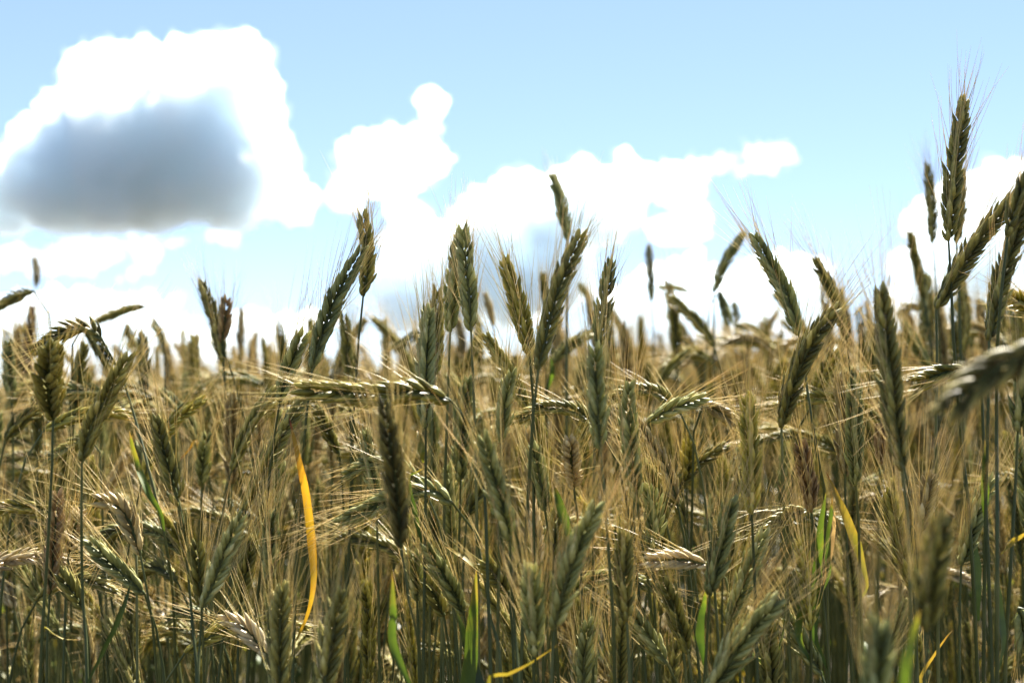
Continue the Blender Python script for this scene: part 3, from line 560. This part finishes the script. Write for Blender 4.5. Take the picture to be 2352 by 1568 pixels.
def foot(path_top_down):
    """carry a stem on from its lowest traced point down to the soil"""
    p = np.array(path_top_down); d = p[-1]-p[-2]
    m = d[:2]/max(-d[2], 1e-3); L_ = np.linalg.norm(m)
    if d[2] >= 0: m = np.zeros(2)
    elif L_ > .3: m = m*.3/L_
    g = p[-1][:2] + m*.35
    gz = float(ground_z(*g)); h = p[-1][2]-gz
    for u in (.3, .65, 1.0):
        q = np.array([*(p[-1][:2] + m*h*(u-.5*u*u)*.7), p[-1][2]-h*u]); p = np.vstack([p, q])
    p[-1, 2] = float(ground_z(p[-1, 0], p[-1, 1])) - .004
    return p

def root_at(g, name='rye_plant'):
    o = bpy.data.objects.new(name, None); C.collection.objects.link(o)
    o.empty_display_size = .02; o.location = [float(c) for c in g]
    return o

PLANTS = []        # root, label, place of the ear in the picture, pose, colour, nearness
def add_hero(i, row):
    label, col, d, ear, stem, more = row
    rs = np.random.default_rng(100 + i)
    tilt = more.get('tilt', rs.normal(0, .012))
    E = np.array([at(x, y, d - tilt*k/(len(ear)-1)) for k, (x, y) in enumerate(ear)])
    St = np.array([at(x, y, d + .012*k*rs.uniform(-1, 1)) for k, (x, y) in enumerate(stem)])
    pth = foot(np.vstack([E[:1], St]))[::-1]
    G = pth[0].copy()
    width = 1.16*more.get('width', 1.0)*rs.uniform(.95, 1.05)
    husk, beard, P, T = make_ear(E, rs, more.get('phi', rs.uniform(0, 1.5)), width, more.get('awn', .045), more.get('splay', 1.0), green_tip=more.get('green_tip', .05), gap=more.get('gap', 0))
    P = np.asarray(P)
    sm, SP = make_stem(pth, P[2:56:6], rs, 1.0 if d < 1.5 else 1.3)
    root = root_at(G)
    for mb in (husk, beard, sm): mb.v = [v - G for v in mb.v]
    sm.build('stem', STEM, root)
    eo = husk.build('ear', EAR[col], root)
    if beard.v: beard.build('beard', AWN, eo)
    tag(root, label, 'rye', 'rye plants in the field')
    mid = E.mean(0)
    PLANTS.append(dict(root=root, label=label, scr=shows(mid), col=col, d=d, hero=True, SP=SP, G=G))
for i, row in enumerate(S): add_hero(i, row)

def add_leaf(k, row):
    col, wid, path, who, more = row
    keys = who.split('|')
    own = next(p for p in PLANTS if all(w_ in p['label'] for w_ in keys))
    rs = np.random.default_rng(900 + k)
    SP, G = own['SP'], own['G']
    # the height on the stem where the blade's foot shows
    sx = [shows(q) for q in SP]
    off = abs(min(sx, key=lambda q: abs(q[1]-path[0][1]))[0] - path[0][0])
    sy = [abs(q[1] - (path[0][1] + 25 + 2.6*off)) for q in sx]
    q = SP[int(np.argmin(sy))]; d = shows(q)[2]
    pts = np.array([at(x, y, d + rs.uniform(-.02, .02)*j/len(path)) for j, (x, y) in enumerate(path)])
    if np.linalg.norm(pts[0]-q) > .012: pts = np.vstack([q[None], pts])
    if np.linalg.norm(pts[0]-pts[1]) > .12:
        pts = np.vstack([pts[:1], (pts[0]*.5 + pts[1]*.5 + np.array([0, 0, .02]))[None], pts[1:]])
    mb = make_leaf(pts - G, wid*.68/1000, rs, more.get('twist', .2), more.get('roll', .4), more.get('fold', .35))
    mb.build('leaf', LEAF[col], own['root'])
for k, row in enumerate(LEAVES): add_leaf(k, row)
# ------------------------------------------------------------------ the rest of the crop: kinds of stalk, then their copies
def local_stalk(i, h, pose, rs, col, leaves=1, ns=6, aw_ns=3, aw_keep=1.0, awn_thick=1.0):
    """a stalk with its foot at the origin, leaning towards +x; returns its mesh pieces, ear foot height and pose"""
    L = rs.uniform(.078, .122)
    if pose == 'upright': a0, a1 = rs.uniform(-.05, .12), rs.uniform(0, .22)
    elif pose == 'leaning': a0, a1 = rs.uniform(.3, .55), rs.uniform(.5, .95)
    else: a0, a1 = rs.uniform(.9, 1.25), rs.uniform(1.6, 2.3)
    e0 = np.array([rs.uniform(.01, .03) + .035*(pose != 'upright'), 0, h])
    ear = [e0]
    for k in range(3):
        a = a0 + (a1-a0)*k/2; ear.append(ear[-1] + L/3*np.array([math.sin(a), rs.normal(0, .05), math.cos(a)]))
    husk, beard, P, T = make_ear(ear, rs, rs.uniform(0, 1.57), rs.uniform(.95, 1.22), rs.uniform(.028, .05), rs.uniform(.8, 1.5),
                                 green_tip=rs.uniform(0, .25), gap=.18 if rs.random() < .25 else 0, ns=ns, aw_ns=aw_ns, aw_keep=aw_keep, awn_thick=awn_thick)
    T0 = T[0]; P1 = e0 - T0*.06 - np.array([0, 0, .0]); P2 = np.array([0, 0, .6*h]); u = np.linspace(0, 1, 14)[:, None]
    path = (1-u)**3*np.zeros(3) + 3*(1-u)**2*u*P2 + 3*(1-u)*u**2*P1 + u**3*e0
    sm, SP = make_stem(path, P[2:56:8], rs, 1.0, ns)
    lv = []
    for k in range(leaves):
        q = SP[int(rs.integers(15, 27))]; az = rs.uniform(0, 6.28); ln = rs.uniform(.09, .18); up = rs.uniform(.35, 1.0)
        dr = np.array([math.cos(az), math.sin(az), 0])
        pts = [q, q + ln*(.35*dr*(1-up*.7) + np.array([0, 0, .33])), q + ln*(.8*dr*(1-up*.5) + np.array([0, 0, .3+.3*up])), q + ln*(1.05*dr*(1-up*.3) + np.array([0, 0, -.1+.9*up]))]
        lv.append((rs.choice(['green', 'green', 'yellow', 'dark', 'orange', 'dry'], p=[.28, .2, .2, .14, .05, .13]), make_leaf(pts, rs.uniform(.006, .012), rs, rs.uniform(-.6, 1.0), rs.uniform(0, 3.1), n=12)))
    return husk, beard, sm, lv, e0, P

# kinds kept as meshes, shared by the copies
KINDS = []
for i, pose in enumerate(['upright']*10 + ['leaning']*6 + ['nodding']*5):
    rs = np.random.default_rng(500 + i)
    husk, beard, sm, lv, e0, P = local_stalk(i, 1.0, pose, rs, None, leaves=[0, 1, 1, 2][i % 4], aw_keep=.72)
    KINDS.append(dict(pose=pose, ear=husk.mesh('ear', [EAR['green']]), beard=beard.mesh('beard', [AWN]), stem=sm.mesh('stem', [STEM]),
                      leaves=[(c, m.mesh('leaf', [LEAF[c]])) for c, m in lv], top=float(P[:, 2].max()), mid=P.mean(0)))

N_INDIVIDUAL = 300
MORE = []
def place_more():
    rs = np.random.default_rng(77)
    taken = [p['scr'][:2] for p in PLANTS] + [q for row in LEAVES for q in row[2]]
    tries = 0
    while len(MORE) < N_INDIVIDUAL - len(PLANTS) and tries < 20000:
        tries += 1
        d = math.sqrt(rs.uniform(1.24**2, 1.95**2))
        x = rs.uniform(-20, 2372)
        top = rs.uniform(905, 1500) if rs.random() < .8 else rs.uniform(860, 960)
        k = int(rs.integers(0, len(KINDS)))
        scr = (x, top + 110/d)
        if min((scr[0]-a)**2 + (scr[1]-b)**2 for a, b in taken) < 34**2: continue
        taken.append(scr); MORE.append((x, top, d, k))
place_more()
COLS = ['green', 'olive', 'yellow', 'straw', 'red', 'pale', 'dark']
def add_copy(x, top, d, k, rs):
    K = KINDS[k]
    az = rs.uniform(-.7, .7) + (math.pi if rs.random() < .6 else 0) if K['pose'] != 'upright' else rs.uniform(0, 6.28)
    ca, sa = math.cos(az), math.sin(az)
    z_top = at(x, top, d)[2]
    mx, my = K['mid'][0]*ca - K['mid'][1]*sa, K['mid'][0]*sa + K['mid'][1]*ca
    p = at(x, top, d); gx, gy = p[0]-mx, p[1]-my
    gz = float(ground_z(gx, gy)); up = z_top - gz - K['top']         # how much longer than 1 m this stem is
    col = rs.choice(COLS, p=[.32, .26, .10, .12, .04, .04, .12])
    root = root_at((gx, gy, gz)); root.rotation_euler = (0, 0, az)
    def child(name, me, par):
        o = bpy.data.objects.new(name, me); C.collection.objects.link(o); o.parent = par; return o
    s = child('stem', K['stem'], root); s.scale = (1, 1, 1+up)
    e = child('ear', K['ear'], root); e.location = (0, 0, up)
    e.material_slots[0].link = 'OBJECT'; e.material_slots[0].material = EAR[col]
    child('beard', K['beard'], e)
    for c, me in K['leaves']:
        l = child('leaf', me, root); l.location = (0, 0, up*.7)
    mw = (gx + mx, gy + my, gz + up + K['mid'][2])
    lean = K['pose']
    if lean != 'upright':
        side = 'left' if ca < -.35 else 'right' if ca > .35 else 'away'
    else: side = ''
    PLANTS.append(dict(root=root, label=None, scr=shows(mw), col=col, d=d, hero=False, pose=lean, side=side))
rs_ = np.random.default_rng(31)
for row in MORE: add_copy(*row, rs_)

# a label for each copy: its look, and where it stands among the ears that have names of their own
LOOK = {'dark': 'dark olive', 'green': 'grey green', 'olive': 'olive', 'yellow': 'yellow green', 'straw': 'straw brown', 'red': 'reddish brown', 'pale': 'cream'}
MARKS = [('the level yellow lit ear', (870, 900)), ('the tallest ear', (2195, 400)), ('the big dark olive ear', (1285, 695)), ('the orange leaf', (710, 1230)),
  ('the darkest near ear', (902, 1095)), ('the bent over ear', (930, 1145)), ('the small frosted ear', (1313, 1065)), ('the straw white ear', (1231, 1230)),
  ('the level ripe ear', (1560, 1288)), ('the fattest upright ear', (2050, 870)), ('the big out of focus ear', (2270, 860)), ('the reddish brown ear', (1853, 1105)),
  ('the short broad ear', (117, 885)), ('the dark green leaning ear', (240, 940)), ('the rugged gaping ear', (393, 1105)), ('the bright white bearded ear', (570, 1462)),
  ('the hooked silvery stem', (1090, 1230)), ('the wide blurred near ear', (1318, 1310)), ('the gappy yellow ear', (1853, 1350)), ('the pale silver green ear', (1700, 1490)),
  ('the plump yellow topped ear', (1723, 1050)), ('the dark seamed ear', (1452, 1030)), ('the big pale leaning ear', (770, 710)), ('the tall pale green ear', (978, 850)),
  ('the crisp pair of ears', (1060, 650)), ('the two ears sharing a foot', (485, 1320)), ('the yellow leaf tip', (1935, 1180)), ('the low out of focus ear', (2015, 1545)),
  ('the thick black stems', (2300, 1300)), ('the silvery doubled ear', (280, 1200)), ('the reddish upright ear', (122, 1255)), ('the beaded ear', (1963, 990)),
  ('the green blade', (333, 1085)), ('the near ear with the rotten patch', (1142, 1130)), ('the V of two ears', (500, 745)), ('the stubby yellow green ear', (1892, 870))]
def where(dx, dy):
    a = math.degrees(math.atan2(-dy, dx)) % 360
    return ['right of', 'up and right of', 'above', 'up and left of', 'left of', 'down and left of', 'below', 'down and right of'][int((a+22.5)//45) % 8]
def name_copies():
    used = {p['label'] for p in PLANTS if p['label']}
    for p in sorted((p for p in PLANTS if not p['hero']), key=lambda p: p['d']):
        x, y, d = p['scr']
        lean = {'upright': 'upright', 'leaning': 'leaning', 'nodding': 'nodding'}[p['pose']]
        if p['side'] in ('left', 'right'): lean = f"{p['side']} {lean}"
        blur = 'sharp' if d < 1.36 else 'soft' if d < 1.6 else 'blurred'
        near = sorted(MARKS, key=lambda m: (m[1][0]-x)**2 + (m[1][1]-y)**2)
        done = None
        for m in near[:6]:
            dx, dy = x-m[1][0], y-m[1][1]; r = math.hypot(dx, dy)
            dist = 'right by' if r < 60 else 'close' if r < 130 else 'some way' if r < 260 else 'far'
            t = f"{blur + ' ' if len(LOOK[p['col']] + lean) < 24 else ''}{lean} {LOOK[p['col']]} ear, " + (f"behind {m[0]}" if r < 40 else f"{'just ' if r < 130 else ''}{where(dx, dy)} {m[0]}")
            if len(t.split()) > 15: t = t.replace(blur + ' ', '', 1)
            if t not in used and len(t.split()) < 16: done = t; break
        if done is None:
            a, b = near[0], near[1]
            for a, b in [(near[i], near[j]) for i in range(8) for j in range(i+1, 9)]:
                done = f"{lean} {LOOK[p['col']]} ear between {a[0]} and {b[0]}"
                if done not in used: break
        used.add(done); tag(p['root'], done, 'rye', 'rye plants in the field'); p['label'] = done
name_copies()

# ------------------------------------------------------------------ the mass of the field behind, as one object
def mass():
    col = bpy.data.collections.new('rye_kinds')               # never linked to the scene: only the field draws from it
    NV = 26; tops = []
    for i in range(NV):
        rs = np.random.default_rng(2000 + i)
        pose = ['upright', 'upright', 'leaning', 'nodding', 'upright'][i % 5]
        c = (['green', 'olive', 'dark', 'green', 'olive', 'yellow'] if i < NV//2 else ['straw', 'olive', 'straw', 'yellow', 'straw', 'green'])[int(rs.integers(0, 6))]
        h = 1.03
        husk, beard, sm, lv, e0, P = local_stalk(i, h, pose, rs, c, leaves=[0, 1, 1][i % 3], ns=4, aw_ns=3, awn_thick=1.15, aw_keep=.5)
        tot = MB(); mi = []; mats = [EAR[c], AWN, STEM]
        for k, m in enumerate((husk, beard, sm)):
            for v, q, t in zip(m.v, m.q, m.t):
                tot.v.append(v); tot.q.append(q + tot.n); tot.t.append(t); mi.append(np.full(len(q), k))
            tot.n += m.n
        for lc, m in lv:
            mats.append(LEAF[lc])
            for v, q, t in zip(m.v, m.q, m.t):
                tot.v.append(v); tot.q.append(q + tot.n); tot.t.append(t); mi.append(np.full(len(q), len(mats)-1))
            tot.n += m.n
        o = bpy.data.objects.new(f'rye_kind_{i:02d}', tot.mesh('rye_kind', mats, np.concatenate(mi))); col.objects.link(o)
        tops.append(P[:, 2].max())
    tops = np.array(tops)
    rs = np.random.default_rng(5)
    pts = []
    for y0, y1, dens in ((1.34, 1.9, 260), (1.9, 3.2, 360), (3.2, 6, 170), (6, 12.0, 70)):
        half = lambda y: .40*y + .55
        n = int(dens*(y1-y0)*2*half(y1))
        yy = rs.uniform(y0, y1, n); xx = rs.uniform(-1, 1, n)*half(y1)
        ok = np.abs(xx) < half(yy); pts.append(np.stack([xx[ok], yy[ok]], -1))
    pts = np.concatenate(pts); n = len(pts)
    ripe = rs.random(n) < np.interp(pts[:, 1], [1.4, 2.2, 3.5], [.2, .45, .85])
    kind = rs.integers(0, NV//2, n) + np.where(ripe, NV//2, 0)
    # how far each ear's top stays under or over the eye
    off = np.where(rs.random(n) < .6, rs.normal(-.035, .055, n), rs.uniform(-.40, -.06, n))
    tall = (rs.random(n) < .3) & (pts[:, 1] > 2.0); off = np.where(tall, rs.uniform(-.02, .13, n) + .02*(pts[:, 1] > 2.8), off)
    off = np.where(pts[:, 1] < 1.9, rs.uniform(-.46, -.12, n), off)
    off = np.minimum(off, .15)
    gz = ground_z(pts[:, 0], pts[:, 1])
    sc = np.clip((EYE + off)/tops[kind], .70, 1.2)
    az = np.where(rs.random(n) < .6, math.pi + rs.normal(0, .8, n), rs.uniform(0, 6.28, n))
    me = bpy.data.meshes.new('rye_field'); me.vertices.add(n)
    me.vertices.foreach_set('co', np.column_stack([pts, gz]).astype('f').ravel())
    for nm, ty, val in (('kind', 'INT', kind.astype('i')), ('size', 'FLOAT', sc.astype('f'))):
        me.attributes.new(nm, ty, 'POINT').data.foreach_set('value', val)
    rot = np.column_stack([rs.normal(0, .03, n), rs.normal(0, .03, n), az]).astype('f')
    me.attributes.new('turn', 'FLOAT_VECTOR', 'POINT').data.foreach_set('vector', rot.ravel())
    o = bpy.data.objects.new('rye_field', me); C.collection.objects.link(o)
    ng = bpy.data.node_groups.new('rye_field', 'GeometryNodeTree')
    ng.interface.new_socket('Geometry', in_out='INPUT', socket_type='NodeSocketGeometry'); ng.interface.new_socket('Geometry', in_out='OUTPUT', socket_type='NodeSocketGeometry')
    N = ng.nodes; L = ng.links
    gi, go = N.new('NodeGroupInput'), N.new('NodeGroupOutput')
    ci = N.new('GeometryNodeCollectionInfo'); ci.inputs['Collection'].default_value = col; ci.inputs['Separate Children'].default_value = True; ci.inputs['Reset Children'].default_value = True
    ip = N.new('GeometryNodeInstanceOnPoints'); ip.inputs['Pick Instance'].default_value = True
    def attr(nm, ty):
        a = N.new('GeometryNodeInputNamedAttribute'); a.data_type = ty; a.inputs['Name'].default_value = nm; return a.outputs['Attribute']
    L.new(gi.outputs[0], ip.inputs['Points']); L.new(ci.outputs[0], ip.inputs['Instance'])
    L.new(attr('kind', 'INT'), ip.inputs['Instance Index']); L.new(attr('size', 'FLOAT'), ip.inputs['Scale']); L.new(attr('turn', 'FLOAT_VECTOR'), ip.inputs['Rotation'])
    L.new(ip.outputs[0], go.inputs[0])
    o.modifiers.new('scatter', 'NODES').node_group = ng
    tag(o, 'mass of ripening rye behind the nearer stalks', 'rye field', None, 'stuff')
    print('FIELD', n)
mass()
